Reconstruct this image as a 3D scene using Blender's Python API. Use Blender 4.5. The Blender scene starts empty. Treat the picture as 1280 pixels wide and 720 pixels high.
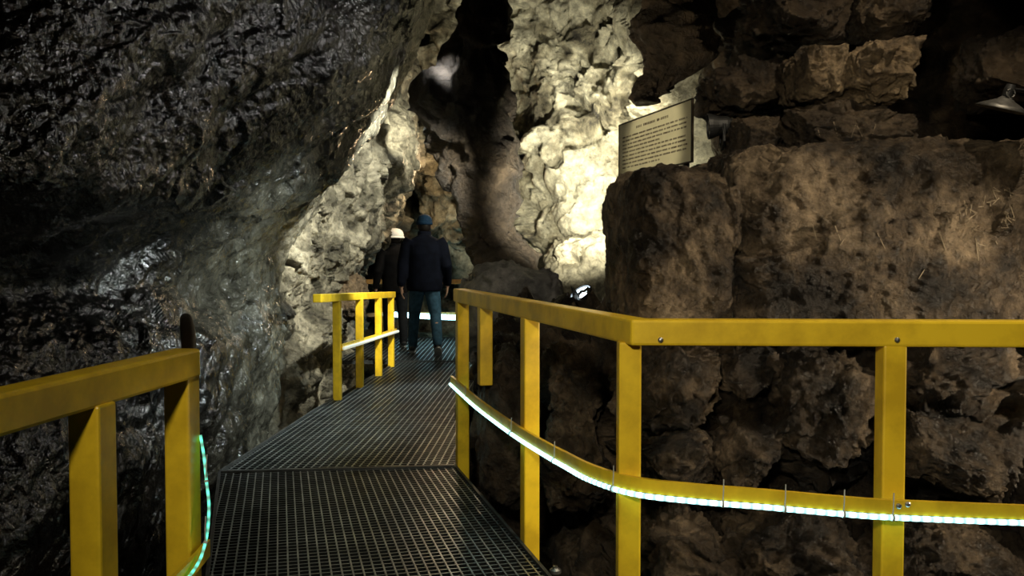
import bpy, bmesh, math, random
import numpy as np
from mathutils import Vector, Matrix, noise
from mathutils.bvhtree import BVHTree
random.seed(7)
S = bpy.context.scene
COL = S.collection
F = 1108.0
PIT = math.atan(38/F)
CAM = Vector((0, 0, 1.2))
FW = Vector((0, math.cos(PIT), -math.sin(PIT)))
UP = Vector((0, math.sin(PIT), math.cos(PIT)))
RT = Vector((1, 0, 0))
def P(px, py, d):
    return CAM + FW*d + RT*((px-640)/F*d) + UP*((360-py)/F*d)

# ------------------------------------------------------------------ materials
def nodes(name):
    m = bpy.data.materials.new(name); m.use_nodes = True
    nt = m.node_tree; b = nt.nodes['Principled BSDF']
    return m, nt, b
def ramp(nt, src, stops):
    r = nt.nodes.new('ShaderNodeValToRGB')
    el = r.color_ramp.elements
    while len(el) < len(stops): el.new(0.5)
    for e, (p, c) in zip(el, stops):
        e.position = p; e.color = (*c, 1) if len(c) == 3 else c
    nt.links.new(src, r.inputs[0]); return r
def tex_noise(nt, vec, scale, detail=8, rough=.6, dist=0):
    n = nt.nodes.new('ShaderNodeTexNoise')
    n.inputs['Scale'].default_value = scale; n.inputs['Detail'].default_value = detail
    n.inputs['Roughness'].default_value = rough; n.inputs['Distortion'].default_value = dist
    nt.links.new(vec, n.inputs['Vector']); return n
def axes_of(ax):
    a = Vector(ax).normalized(); b = a.cross(Vector((1, 0, 0))).normalized(); c = a.cross(b); return a, b, c
def rock_mat(name, c_dark, c_mid, c_light, scale=1.5, rough=(.5, .9), bump=.6, fine=14, dist=.06, pits=.4, spec=.5, lohi=(.34, .5, .66), mul=.85, detail=10, brough=.68, grad=None):
    m, nt, b = nodes(name)
    tc = nt.nodes.new('ShaderNodeNewGeometry'); vec = tc.outputs['Position']
    n1 = tex_noise(nt, vec, scale, 10, .65, .4)
    n2 = tex_noise(nt, vec, scale*5.3, 10, .7, .2)
    r1 = ramp(nt, n1.outputs['Fac'], [(lohi[0], c_dark), (lohi[1], c_mid), (lohi[2], c_light)])
    r2 = ramp(nt, n2.outputs['Fac'], [(.36, (.25, .25, .25)), (.62, (1, 1, 1))])
    mx = nt.nodes.new('ShaderNodeMix'); mx.data_type = 'RGBA'; mx.blend_type = 'MULTIPLY'
    mx.inputs[0].default_value = mul
    nt.links.new(r1.outputs[0], mx.inputs[6]); nt.links.new(r2.outputs[0], mx.inputs[7])
    col = mx.outputs[2]
    if grad:   # base colour lightens with depth: the lit inner edge put into the colour
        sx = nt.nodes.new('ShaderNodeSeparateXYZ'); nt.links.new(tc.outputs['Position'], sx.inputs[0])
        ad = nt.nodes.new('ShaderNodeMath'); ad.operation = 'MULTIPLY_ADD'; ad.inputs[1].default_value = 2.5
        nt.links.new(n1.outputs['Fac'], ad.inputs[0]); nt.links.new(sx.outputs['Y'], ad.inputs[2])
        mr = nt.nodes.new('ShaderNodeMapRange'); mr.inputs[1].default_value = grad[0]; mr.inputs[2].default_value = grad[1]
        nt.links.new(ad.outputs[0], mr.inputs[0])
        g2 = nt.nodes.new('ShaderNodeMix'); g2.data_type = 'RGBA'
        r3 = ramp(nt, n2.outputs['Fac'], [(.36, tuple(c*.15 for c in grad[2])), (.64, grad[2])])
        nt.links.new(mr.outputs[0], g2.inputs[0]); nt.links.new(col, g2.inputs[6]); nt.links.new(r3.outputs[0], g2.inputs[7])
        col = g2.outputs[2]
    nt.links.new(col, b.inputs['Base Color'])
    rr = ramp(nt, n2.outputs['Fac'], [(.35, (rough[0],)*3), (.68, (rough[1],)*3)])
    nt.links.new(rr.outputs[0], b.inputs['Roughness'])
    b.inputs['Specular IOR Level'].default_value = spec
    nf = tex_noise(nt, vec, fine, detail, brough, .3)
    vo = nt.nodes.new('ShaderNodeTexVoronoi'); vo.inputs['Scale'].default_value = fine*.45
    wv = nt.nodes.new('ShaderNodeVectorMath'); wv.operation = 'ADD'
    nt.links.new(vec, wv.inputs[0])
    sc = nt.nodes.new('ShaderNodeVectorMath'); sc.operation = 'SCALE'; sc.inputs[3].default_value = .25
    nd = tex_noise(nt, vec, scale*5.3, min(detail, 10), .5)
    nt.links.new(nd.outputs['Color'], sc.inputs[0]); nt.links.new(sc.outputs[0], wv.inputs[1])
    nt.links.new(wv.outputs[0], vo.inputs['Vector'])
    ma = nt.nodes.new('ShaderNodeMath'); ma.operation = 'MULTIPLY_ADD'; ma.inputs[1].default_value = pits
    nt.links.new(vo.outputs['Distance'], ma.inputs[0]); nt.links.new(nf.outputs['Fac'], ma.inputs[2])
    bp = nt.nodes.new('ShaderNodeBump'); bp.inputs['Strength'].default_value = bump; bp.inputs['Distance'].default_value = dist
    nt.links.new(ma.outputs[0], bp.inputs['Height']); nt.links.new(bp.outputs[0], b.inputs['Normal'])
    return m
def plain(name, col, rough=.5, metal=0, var=.25, scale=25, bump=0, emit=None, estr=0, spec=.5):
    m, nt, b = nodes(name)
    tc = nt.nodes.new('ShaderNodeTexCoord')
    n = tex_noise(nt, tc.outputs['Object'], scale, 6, .6)
    lo = tuple(c*(1-var) for c in col); hi = tuple(min(1, c*(1+var*.5)) for c in col)
    r = ramp(nt, n.outputs['Fac'], [(.35, lo), (.6, hi)])
    nt.links.new(r.outputs[0], b.inputs['Base Color'])
    b.inputs['Roughness'].default_value = rough; b.inputs['Metallic'].default_value = metal
    b.inputs['Specular IOR Level'].default_value = spec
    if bump:
        bp = nt.nodes.new('ShaderNodeBump'); bp.inputs['Strength'].default_value = bump; bp.inputs['Distance'].default_value = .004
        nt.links.new(n.outputs['Fac'], bp.inputs['Height']); nt.links.new(bp.outputs[0], b.inputs['Normal'])
    if emit:
        b.inputs['Emission Color'].default_value = (*emit, 1); b.inputs['Emission Strength'].default_value = estr
    return m
def grate_mat(name):
    # galvanised bars: top faces lighter, sides painted dark for shade in the openings
    m, nt, b = nodes(name)
    g = nt.nodes.new('ShaderNodeNewGeometry'); s = nt.nodes.new('ShaderNodeSeparateXYZ')
    nt.links.new(g.outputs['True Normal'], s.inputs[0])
    n = tex_noise(nt, g.outputs['Position'], 6, 6, .6)
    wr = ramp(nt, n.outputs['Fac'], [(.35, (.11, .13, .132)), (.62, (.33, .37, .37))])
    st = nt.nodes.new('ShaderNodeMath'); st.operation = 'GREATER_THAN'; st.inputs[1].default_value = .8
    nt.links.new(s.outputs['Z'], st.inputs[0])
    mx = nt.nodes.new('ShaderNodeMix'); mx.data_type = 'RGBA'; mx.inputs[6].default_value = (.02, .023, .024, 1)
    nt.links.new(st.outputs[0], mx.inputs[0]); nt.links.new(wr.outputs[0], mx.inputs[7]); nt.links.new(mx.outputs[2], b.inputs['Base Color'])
    b.inputs['Metallic'].default_value = .6; b.inputs['Roughness'].default_value = .36
    return m
def rope_mat(name, col, lo, hi, pitch):
    m, nt, b = nodes(name)
    at = nt.nodes.new('ShaderNodeAttribute'); at.attribute_name = 'along'
    mu = nt.nodes.new('ShaderNodeMath'); mu.operation = 'MULTIPLY'; mu.inputs[1].default_value = 2*math.pi/pitch
    si = nt.nodes.new('ShaderNodeMath'); si.operation = 'SINE'
    mr = nt.nodes.new('ShaderNodeMapRange'); mr.inputs[1].default_value = -1; mr.inputs[2].default_value = 1
    mr.inputs[3].default_value = lo; mr.inputs[4].default_value = hi
    nt.links.new(at.outputs['Fac'], mu.inputs[0]); nt.links.new(mu.outputs[0], si.inputs[0]); nt.links.new(si.outputs[0], mr.inputs[0])
    nt.links.new(mr.outputs[0], b.inputs['Emission Strength'])
    b.inputs['Emission Color'].default_value = (*col, 1); b.inputs['Base Color'].default_value = (.5, .6, .6, 1)
    return m

WAX = (.33, .85, .45)
M = {}
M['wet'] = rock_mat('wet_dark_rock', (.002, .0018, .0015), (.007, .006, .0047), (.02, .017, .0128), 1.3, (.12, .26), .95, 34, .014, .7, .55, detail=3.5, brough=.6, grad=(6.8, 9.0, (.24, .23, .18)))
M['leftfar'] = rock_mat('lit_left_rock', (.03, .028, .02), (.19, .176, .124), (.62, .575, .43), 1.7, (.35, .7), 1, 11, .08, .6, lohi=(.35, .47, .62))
M['cream'] = rock_mat('cream_calcite_rock', (.04, .033, .021), (.36, .32, .205), (.82, .77, .56), 1.25, (.5, .85), 1, 10, .13, .25, lohi=(.38, .465, .57), brough=.74)
M['pillar'] = rock_mat('dark_brown_rock', (.014, .01, .0065), (.055, .039, .0245), (.15, .108, .067), 1.6, (.45, .9), 1, 8, .12, .5)
M['pendant'] = rock_mat('brown_pendant_rock', (.02, .0145, .0095), (.075, .054, .034), (.2, .143, .088), 1.6, (.45, .9), 1, 8, .12, .5)
M['brown'] = rock_mat('brown_boulder_rock', (.026, .0175, .01), (.145, .099, .057), (.47, .345, .215), 3.0, (.35, .8), 1, 30, .055, .9, brough=.8, lohi=(.38, .49, .63))
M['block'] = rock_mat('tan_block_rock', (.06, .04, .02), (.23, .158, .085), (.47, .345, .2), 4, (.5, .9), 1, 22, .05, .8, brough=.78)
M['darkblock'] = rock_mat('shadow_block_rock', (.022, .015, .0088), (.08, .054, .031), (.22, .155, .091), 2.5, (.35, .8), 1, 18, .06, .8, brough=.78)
M['rubble'] = rock_mat('rubble_rock', (.016, .011, .0065), (.08, .055, .032), (.32, .23, .142), 3.2, (.28, .7), 1, 22, .05, .8, brough=.78, lohi=(.38, .49, .64))
M['dome'] = rock_mat('grey_dome_rock', (.06, .058, .055), (.14, .135, .125), (.28, .265, .24), 2.0, (.4, .8), .8, 8, .05, .5)
M['lower'] = rock_mat('dark_lower_rock', (.014, .0095, .006), (.07, .048, .029), (.27, .193, .12), 2.4, (.3, .75), 1, 20, .06, .8, brough=.76)
M['ceil'] = rock_mat('cave_ceiling_rock', (.015, .012, .01), (.04, .03, .022), (.08, .06, .045), 1, (.5, .9), .8, 5, .1)
M['mound'] = rock_mat('flowstone', (.1, .088, .055), (.28, .255, .175), (.48, .445, .32), 2.5, (.4, .7), .9, 9, .06)
M['yellow'] = plain('yellow_paint', (.94, .6, .025), .36, 0, .24, 7, .08)
M['steel_dark'] = grate_mat('galvanised_grating')
M['steel_frame'] = plain('dark_steel_edge', (.06, .065, .065), .5, .5, .4, 20)
M['steel'] = plain('bright_steel', (.5, .5, .48), .38, 1, .2, 60)
M['dullsteel'] = plain('dull_lamp_steel', (.14, .135, .125), .5, .8, .3, 40)
M['black'] = plain('black_paint', (.015, .015, .015), .5, 0, .2)
M['brownrail'] = plain('brown_railing_paint', (.3, .16, .04), .5, 0, .3)  # brown paint of the far railing
M['darkrail'] = plain('shade_dark_rail', (.016, .0095, .005), .6, 0, .3, spec=.12)  # shade on the rail end, put into its base colour
M['rope'] = rope_mat('led_rope_cool', (.46, .97, 1), .9, 5.0, .03)
M['ropeg'] = rope_mat('led_rope_green', (.06, .85, .55), .3, 1.7, .028)
M['ropef'] = rope_mat('led_rope_far', (.4, .88, 1), 4, 9, .05)
M['ropel'] = rope_mat('led_rope_pale', (.95, .95, .75), .35, .8, .05)
M['tie'] = plain('white_plastic_tie', (.5, .5, .46), .4)
M['signcream'] = plain('cream_sign_panel', (.76, .68, .43), .5, 0, .1, 4)
M['ink'] = plain('dark_ink', (.14, .1, .06), .7)
M['lens'] = plain('lamp_lens', (.9, .95, 1), .2, emit=(.75, .9, 1), estr=18)
M['scratch'] = plain('pale_scratch', (.38, .3, .2), .9)
M['navy'] = plain('navy_jacket_cloth', (.0035, .005, .011), .9, 0, .4, 12, .3, spec=.1)
M['coat'] = plain('black_coat_cloth', (.008, .008, .009), .9, 0, .4, 12, .3, spec=.1)
M['jeans'] = plain('blue_jeans_denim', (.032, .08, .125), .8, 0, .4, 14, .3, spec=.15)
M['trouser'] = plain('dark_trouser_cloth', (.015, .018, .022), .85, 0, .3, spec=.1)
M['teal'] = plain('dark_blue_knit', (.005, .026, .06), .8, 0, .3, 60, .5, spec=.2)
M['white'] = plain('white_cap_cloth', (.88, .89, .88), .7, 0, .06)
M['skin'] = plain('skin', (.4, .24, .16), .5, 0, .1)
M['hair'] = plain('dark_hair', (.008, .006, .005), .6, spec=.2)
M['shoe'] = plain('dark_shoe', (.02, .025, .03), .6)
M['sole'] = plain('pale_shoe_sole', (.3, .32, .32), .7)
M['eye'] = plain('eye_white', (.7, .7, .68), .2)

# ------------------------------------------------------------------ object helpers
def wloc(o):
    v = Vector((0, 0, 0))
    while o is not None:
        v = v + o.location; o = o.parent
    return v
def mk(name, bm, mat, parent=None, local=False, smooth=False, bevel=0, loc=None):
    if isinstance(bm, bpy.types.Mesh): me = bm; me.name = name
    else:
        me = bpy.data.meshes.new(name)
        bmesh.ops.recalc_face_normals(bm, faces=bm.faces[:]); bm.to_mesh(me); bm.free()
    o = bpy.data.objects.new(name, me); COL.objects.link(o)
    me.materials.clear(); me.materials.append(mat)
    if smooth:
        me.polygons.foreach_set('use_smooth', [True]*len(me.polygons))
    if parent is not None:
        o.parent = parent
        if not local: me.transform(Matrix.Translation(-wloc(parent)))
    elif loc is not None:
        me.transform(Matrix.Translation(-Vector(loc))); o.location = loc
    if bevel:
        b = o.modifiers.new('bevel', 'BEVEL'); b.width = bevel; b.segments = 2; b.limit_method = 'ANGLE'
    return o
def tag(o, label=None, cat=None, group=None, kind=None):
    if label: o['label'] = label
    if cat: o['category'] = cat
    if group: o['group'] = group
    if kind: o['kind'] = kind
    return o
def thing(name, label, cat, loc, rz=0, group=None):
    o = bpy.data.objects.new(name, None); COL.objects.link(o); o.location = loc; o.rotation_euler = (0, 0, rz)
    o.empty_display_size = .1
    return tag(o, label, cat, group)
def box(bm, c, sx, sy, sz, yaw=0):
    m = Matrix.Translation(Vector(c)) @ Matrix.Rotation(yaw, 4, 'Z') @ Matrix.Diagonal((sx, sy, sz, 1))
    bmesh.ops.create_cube(bm, size=1, matrix=m)
def bar(bm, a, b, w, h):
    a = Vector(a); b = Vector(b); d = b-a; L = d.length; t = d/L
    side = t.cross(Vector((0, 0, 1)))
    if side.length < 1e-4: side = Vector((1, 0, 0))
    side.normalize(); up = side.cross(t)
    R = Matrix((side, t, up)).transposed().to_4x4()
    bmesh.ops.create_cube(bm, size=1, matrix=Matrix.Translation((a+b)/2) @ R @ Matrix.Diagonal((w, L, h, 1)))
def sweep_rect(bm, pts, w, h):
    pts = [Vector(p) for p in pts]; rings = []
    for i, p in enumerate(pts):
        t1 = (p-pts[i-1]).normalized() if i > 0 else None
        t2 = (pts[i+1]-p).normalized() if i < len(pts)-1 else None
        t = ((t1 or t2)+(t2 or t1)).normalized()
        s = Vector((t.y, -t.x, 0)).normalized()
        k = 1/max(.4, t.dot(t1 or t2))
        rings.append([bm.verts.new(p+s*a*w/2*k+Vector((0, 0, b*h/2))) for a, b in ((-1, -1), (1, -1), (1, 1), (-1, 1))])
    for r0, r1 in zip(rings, rings[1:]):
        for j in range(4): bm.faces.new((r0[j], r0[(j+1) % 4], r1[(j+1) % 4], r1[j]))
    bm.faces.new(rings[0]); bm.faces.new(rings[-1])
def cr(A, n):
    A = np.asarray(A, float); k = A.shape[0]
    Pd = np.concatenate([[2*A[0]-A[1]], A, [2*A[-1]-A[-2]]])
    t = np.linspace(0, k-1, n); i = np.minimum(t.astype(int), k-2); f = (t-i).reshape((-1,)+(1,)*(A.ndim-1))
    p0, p1, p2, p3 = Pd[i], Pd[i+1], Pd[i+2], Pd[i+3]
    return .5*(2*p1+(p2-p0)*f+(2*p0-5*p1+4*p2-p3)*f**2+(3*p1-p0-3*p2+p3)*f**3)
def tube(bm, pts, r, n=8, attr=None):
    pts = [Vector(p) for p in pts]; rings = []; L = 0
    for i, p in enumerate(pts):
        a = pts[max(0, i-1)]; b = pts[min(len(pts)-1, i+1)]; t = (b-a).normalized()
        ref = Vector((0, 0, 1)) if abs(t.z) < .9 else Vector((1, 0, 0))
        s = t.cross(ref).normalized(); u = s.cross(t)
        if i: L += (p-pts[i-1]).length
        ring = []
        for j in range(n):
            an = 2*math.pi*j/n
            v = bm.verts.new(p+s*math.cos(an)*r+u*math.sin(an)*r)
            if attr is not None: v[attr] = L
            ring.append(v)
        rings.append(ring)
    for r0, r1 in zip(rings, rings[1:]):
        for j in range(n): bm.faces.new((r0[j], r0[(j+1) % n], r1[(j+1) % n], r1[j]))
    bm.faces.new(rings[0]); bm.faces.new(rings[-1])
def lathe(bm, prof, origin, axis, n=24):
    axis = Vector(axis).normalized(); origin = Vector(origin)
    ref = Vector((0, 0, 1)) if abs(axis.z) < .9 else Vector((1, 0, 0))
    s = axis.cross(ref).normalized(); u = s.cross(axis); rings = []
    for r, h in prof:
        rings.append([bm.verts.new(origin+axis*h+(s*math.cos(2*math.pi*j/n)+u*math.sin(2*math.pi*j/n))*max(r, 1e-4)) for j in range(n)])
    for r0, r1 in zip(rings, rings[1:]):
        for j in range(n): bm.faces.new((r0[j], r0[(j+1) % n], r1[(j+1) % n], r1[j]))
    bm.faces.new(rings[0]); bm.faces.new(rings[-1])

# ------------------------------------------------------------------ rock builders
WA = axes_of(WAX)
def nz(p, layers, seed):
    off = Vector((seed*13.7, seed*7.3, seed*3.1)); s = 0
    for amp, sc, oc, kind in layers:
        q = p*sc+off
        if kind == 'f': s += amp*noise.fractal(q, 1.0, 2.1, oc)
        elif kind == 'r': s += amp*(noise.ridged_multi_fractal(q, 1.0, 2.1, oc, 1.0, 2.0)-1.0)
        elif kind == 'a':      # long ridges running along the bedding
            q = Vector((p.dot(WA[0])*.3, p.dot(WA[1]), p.dot(WA[2])))*sc+off
            s += amp*(noise.ridged_multi_fractal(q, 1.0, 2.1, oc, 1.0, 2.0)-1.0)
        elif kind == 'p':      # broken planar facets: every cell has its own height and tilt
            q = q+noise.noise_vector(q*1.7)*.18
            pt = noise.voronoi(q)[1][0]; h = noise.noise_vector(pt*7.31); g = noise.noise_vector(pt*3.17+Vector((5, 9, 2)))
            s += amp*(h.x*oc*.4+g.dot(q-pt)*2.2)
    return s
def sheet(name, rows, nu, nv, layers, mat, seed=1, px=True):
    if px: G = [[tuple(P(x, py, d)) for x, d in r] for py, r in rows]
    else: G = rows
    G = cr(np.array(G), nv); G = np.swapaxes(cr(np.swapaxes(G, 0, 1), nu), 0, 1)
    du = np.gradient(G, axis=1); dv = np.gradient(G, axis=0); N = np.cross(du, dv)
    N /= np.maximum(np.linalg.norm(N, axis=2, keepdims=True), 1e-9)
    V = G.reshape(-1, 3).copy(); Nf = N.reshape(-1, 3)
    for i in range(len(V)):
        V[i] += Nf[i]*nz(Vector(V[i]), layers, seed)
    idx = np.arange(nu*nv).reshape(nv, nu)
    faces = np.stack([idx[:-1, :-1], idx[:-1, 1:], idx[1:, 1:], idx[1:, :-1]], -1).reshape(-1, 4)
    me = bpy.data.meshes.new(name); me.from_pydata(V.tolist(), [], faces.tolist())
    o = mk(name, me, mat, smooth=True); o['kind'] = 'structure'; return o
def rock(name, c, dims, mat, label, cat='rock', group=None, seed=1, facets=9, amp=.03, power=6, cuts=22, yaw=0, layers=None, fmin=.82, tilt=0):
    rnd = random.Random(seed); bm = bmesh.new(); bmesh.ops.create_cube(bm, size=2)
    bmesh.ops.subdivide_edges(bm, edges=bm.edges[:], cuts=cuts, use_grid_fill=True)
    pl = []
    for _ in range(facets):
        n = Vector((rnd.gauss(0, 1), rnd.gauss(0, 1), rnd.gauss(0, 1))).normalized()
        pl.append((n, (abs(n.x)+abs(n.y)+abs(n.z))*rnd.uniform(fmin-.12, fmin)))
    R = Matrix.Rotation(yaw, 3, 'Z') @ Matrix.Rotation(tilt, 3, 'Y'); D = Vector(dims)/2; c = Vector(c)
    layers = layers or [(amp, 2.2/max(dims), 4, 'f'), (amp*.7, 6/max(dims), 5, 'r'), (amp*.8, 4/max(dims), 1, 'p'), (amp*.3, 16/max(dims), 4, 'f')]
    for v in bm.verts:
        p = v.co; k = (abs(p.x)**power+abs(p.y)**power+abs(p.z)**power)**(1/power); q = p/k
        for n, h in pl:
            e = q.dot(n)-h
            if e > 0: q = q-n*e*.92
        w = Vector((q.x*D.x, q.y*D.y, q.z*D.z)); dirn = w.normalized()
        w = w+dirn*nz(w+c, layers, seed)
        v.co = R @ w+c
    base = Vector((c.x, c.y, c.z-D.z))
    o = mk(name, bm, mat, smooth=True, loc=base); tag(o, label, cat, group); return o
def rockpx(name, x0, y0, x1, y1, d, depth, mat, label, **k):
    a = P((x0+x1)/2, (y0+y1)/2, d)
    return rock(name, a+Vector((0, depth/2, 0)), ((x1-x0)/F*d, depth, (y1-y0)/F*d), mat, label, **k)
def formation(name, spine, dr, mat, label, seed, layers, n=100, m=150, cat='rock'):
    A = cr(np.array([[*P(px, py, d), hw/F*d] for px, py, d, hw in spine]), m)
    bm = bmesh.new(); rings = []
    for k in range(m):
        c = Vector(A[k, :3]); r = A[k, 3]; ring = []
        for j in range(n):
            an = 2*math.pi*j/n; dv = Vector((math.cos(an), math.sin(an)*dr, 0))
            p = c+dv*r; p = p+dv.normalized()*nz(p, layers, seed); ring.append(bm.verts.new(p))
        rings.append(ring)
    for r0, r1 in zip(rings, rings[1:]):
        for j in range(n): bm.faces.new((r0[j], r0[(j+1) % n], r1[(j+1) % n], r1[j]))
    bm.faces.new(rings[0]); bm.faces.new(rings[-1])
    o = mk(name, bm, mat, smooth=True, loc=Vector(A[-1, :3])); tag(o, label, cat); return o

# ------------------------------------------------------------------ the cave
LW = [(.08, .9, 3, 'f'), (.085, 1.5, 4, 'a'), (.03, 1.8, 1, 'p'), (.03, 4, 3, 'a'), (.012, 5.5, 1, 'p'), (.009, 13, 3, 'r')]
def rw(py, pxs, ds): return (py, list(zip(pxs, ds)))
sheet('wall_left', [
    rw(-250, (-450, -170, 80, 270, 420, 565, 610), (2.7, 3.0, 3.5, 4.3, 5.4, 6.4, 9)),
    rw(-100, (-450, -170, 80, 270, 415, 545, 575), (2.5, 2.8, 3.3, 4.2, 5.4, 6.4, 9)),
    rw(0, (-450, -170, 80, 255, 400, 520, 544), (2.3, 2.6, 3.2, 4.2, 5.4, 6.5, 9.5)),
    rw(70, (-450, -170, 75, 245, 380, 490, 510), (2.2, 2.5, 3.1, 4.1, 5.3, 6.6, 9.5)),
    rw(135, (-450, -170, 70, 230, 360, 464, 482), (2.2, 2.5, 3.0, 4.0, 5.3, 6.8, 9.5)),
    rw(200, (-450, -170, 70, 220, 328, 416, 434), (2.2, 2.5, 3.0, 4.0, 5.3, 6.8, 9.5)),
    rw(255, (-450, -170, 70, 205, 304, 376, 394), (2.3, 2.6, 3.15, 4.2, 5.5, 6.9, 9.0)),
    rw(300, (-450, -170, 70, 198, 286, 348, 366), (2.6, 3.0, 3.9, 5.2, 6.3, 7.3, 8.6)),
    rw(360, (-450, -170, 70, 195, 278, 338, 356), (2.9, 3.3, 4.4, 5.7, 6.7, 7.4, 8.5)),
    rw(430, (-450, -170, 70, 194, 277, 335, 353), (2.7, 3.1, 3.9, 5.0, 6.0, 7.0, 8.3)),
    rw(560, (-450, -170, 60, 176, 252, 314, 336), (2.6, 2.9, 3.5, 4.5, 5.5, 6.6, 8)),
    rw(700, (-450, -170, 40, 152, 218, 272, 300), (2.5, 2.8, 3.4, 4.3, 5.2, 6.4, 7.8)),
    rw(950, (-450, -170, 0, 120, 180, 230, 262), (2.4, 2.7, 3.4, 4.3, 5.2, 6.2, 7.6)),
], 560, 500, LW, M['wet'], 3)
sheet('wall_left_far', [
    rw(0, (230, 390, 450, 500, 520), (7.4, 8.5, 9.5, 10.8, 13)),
    rw(110, (230, 390, 450, 500, 520), (7.4, 8.5, 9.5, 10.8, 13)),
    rw(190, (230, 390, 455, 512, 528), (7.3, 8.4, 9.4, 10.8, 13)),
    rw(250, (230, 375, 440, 490, 508), (7.2, 8.3, 9.3, 10.7, 13)),
    rw(300, (230, 350, 420, 468, 490), (7.0, 7.9, 9.1, 10.4, 13)),
    rw(345, (230, 335, 390, 428, 455), (6.8, 7.6, 8.7, 9.8, 13)),
    rw(410, (230, 325, 375, 415, 450), (6.7, 7.4, 8.3, 9.3, 13)),
    rw(490, (220, 315, 365, 408, 450), (6.5, 7.2, 8.1, 9.1, 13)),
    rw(650, (210, 300, 345, 395, 440), (6.3, 7.0, 7.9, 8.9, 13)),
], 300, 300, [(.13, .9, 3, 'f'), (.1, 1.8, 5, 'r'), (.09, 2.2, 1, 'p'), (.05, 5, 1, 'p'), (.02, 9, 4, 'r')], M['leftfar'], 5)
bx_ = (250, 440, 500, 545, 620, 690, 770, 860, 1050)
sheet('wall_back', [
    rw(-350, bx_, (15, 15, 14, 13, 11, 10.5, 10, 9.5, 9)),
    rw(-150, bx_, (15, 15, 14, 13, 11.3, 10.8, 10.3, 9.5, 9)),
    rw(0, bx_, (14, 13.5, 12.8, 12.3, 11.5, 11, 10.5, 9.5, 9)),
    rw(120, bx_, (15, 15, 14, 12.5, 11.5, 10.8, 10.6, 10, 9)),
    rw(220, bx_, (15, 15, 13.8, 12.5, 11.5, 10.6, 10.4, 10.2, 9)),
    rw(300, bx_, (15, 15, 14, 13.5, 12.5, 10.4, 9.8, 9.6, 9)),
    rw(360, bx_, (15, 15, 14.5, 14.5, 13.5, 10.6, 9.8, 9.3, 9)),
    rw(450, bx_, (15, 15, 14.5, 14.5, 13.5, 11, 10, 9.3, 9)),
    rw(650, bx_, (15, 15, 14.5, 14.5, 13.5, 11, 10, 9.3, 9)),
], 480, 400, [(.36, .6, 3, 'f'), (.2, .9, 4, 'r'), (.33, .95, 1.35, 'p'), (.17, 2.2, 1.25, 'p'), (.06, 3, 5, 'r'), (.04, 6, 1.2, 'p')], M['cream'], 9)
cl = (596, 650, 720, 800, 900, 1020, 1150, 1300, 1550)
sheet('wall_right_lower', [
    rw(385, (650, 700, 745, 800, 900, 1020, 1150, 1300, 1550), (8, 7, 6.5, 5.2, 4.8, 4.7, 4.6, 4.4, 4.2)),
    rw(415, (620, 670, 730, 800, 900, 1020, 1150, 1300, 1550), (7.5, 6.4, 5.4, 4.3, 4.1, 4.1, 4.0, 3.9, 3.8)),
    rw(450, cl, (6.4, 5.6, 4.8, 4.05, 3.85, 3.85, 3.75, 3.65, 3.5)),
    rw(540, cl, (5.9, 5.2, 4.5, 3.92, 3.76, 3.76, 3.66, 3.56, 3.4)),
    rw(600, cl, (5.9, 5.2, 4.6, 4.0, 3.8, 3.8, 3.7, 3.6, 3.5)),
    rw(640, cl, (5.9, 5.2, 4.8, 4.3, 4.2, 4.2, 4.1, 4.0, 3.8)),
    rw(690, cl, (5.9, 5.2, 4.5, 4.0, 3.85, 3.85, 3.75, 3.65, 3.5)),
    rw(760, cl, (5.8, 5.0, 4.2, 3.7, 3.6, 3.6, 3.5, 3.4, 3.2)),
    rw(1000, cl, (5.6, 4.8, 4.0, 3.5, 3.3, 3.3, 3.3, 3.2, 3.0)),
], 400, 340, [(.1, 1.3, 3, 'f'), (.06, 1.8, 5, 'r'), (.17, 2.4, 1.3, 'p'), (.08, 5, 1.1, 'p'), (.02, 8, 4, 'r')], M['lower'], 12)
sheet('wall_right_upper', [
    rw(-350, (880, 950, 1050, 1180, 1350, 1600), (8.5, 6, 5.4, 5.2, 5, 4.6)),
    rw(-100, (880, 940, 1050, 1180, 1350, 1600), (8.5, 6, 5.4, 5.3, 5, 4.6)),
    rw(60, (890, 930, 1050, 1180, 1350, 1600), (8.5, 6, 5.4, 5.4, 5.2, 4.6)),
    rw(180, (895, 930, 1050, 1180, 1350, 1600), (8.5, 6, 5.4, 5.4, 5.2, 4.6)),
    rw(400, (880, 930, 1050, 1180, 1350, 1600), (8.5, 6, 5.4, 5.4, 5.2, 4.6)),
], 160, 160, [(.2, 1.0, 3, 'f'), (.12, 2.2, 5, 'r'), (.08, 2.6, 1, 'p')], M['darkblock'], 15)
sheet('floor', [[(x, y, -.95-(.1 if abs(x) < 1 else 0)) for x in (-5, -3, -1.5, 0, 1.5, 3, 5)] for y in (-2, 1, 4, 7, 10, 13, 16)],
      140, 170, [(.2, .8, 4, 'f'), (.06, 3, 4, 'r')], M['ceil'], 18, px=False)
sheet('ceiling', [[(x, y, z) for x, z in ((-5, 3.9), (-3, 4.4), (-1, 5.0), (1, 5.4), (3, 5.2), (5, 4.4))] for y in (-2, 1, 4, 7, 10, 13, 16)],
      100, 120, [(.4, .5, 4, 'f'), (.15, 1.6, 4, 'r')], M['ceil'], 21, px=False)

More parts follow.
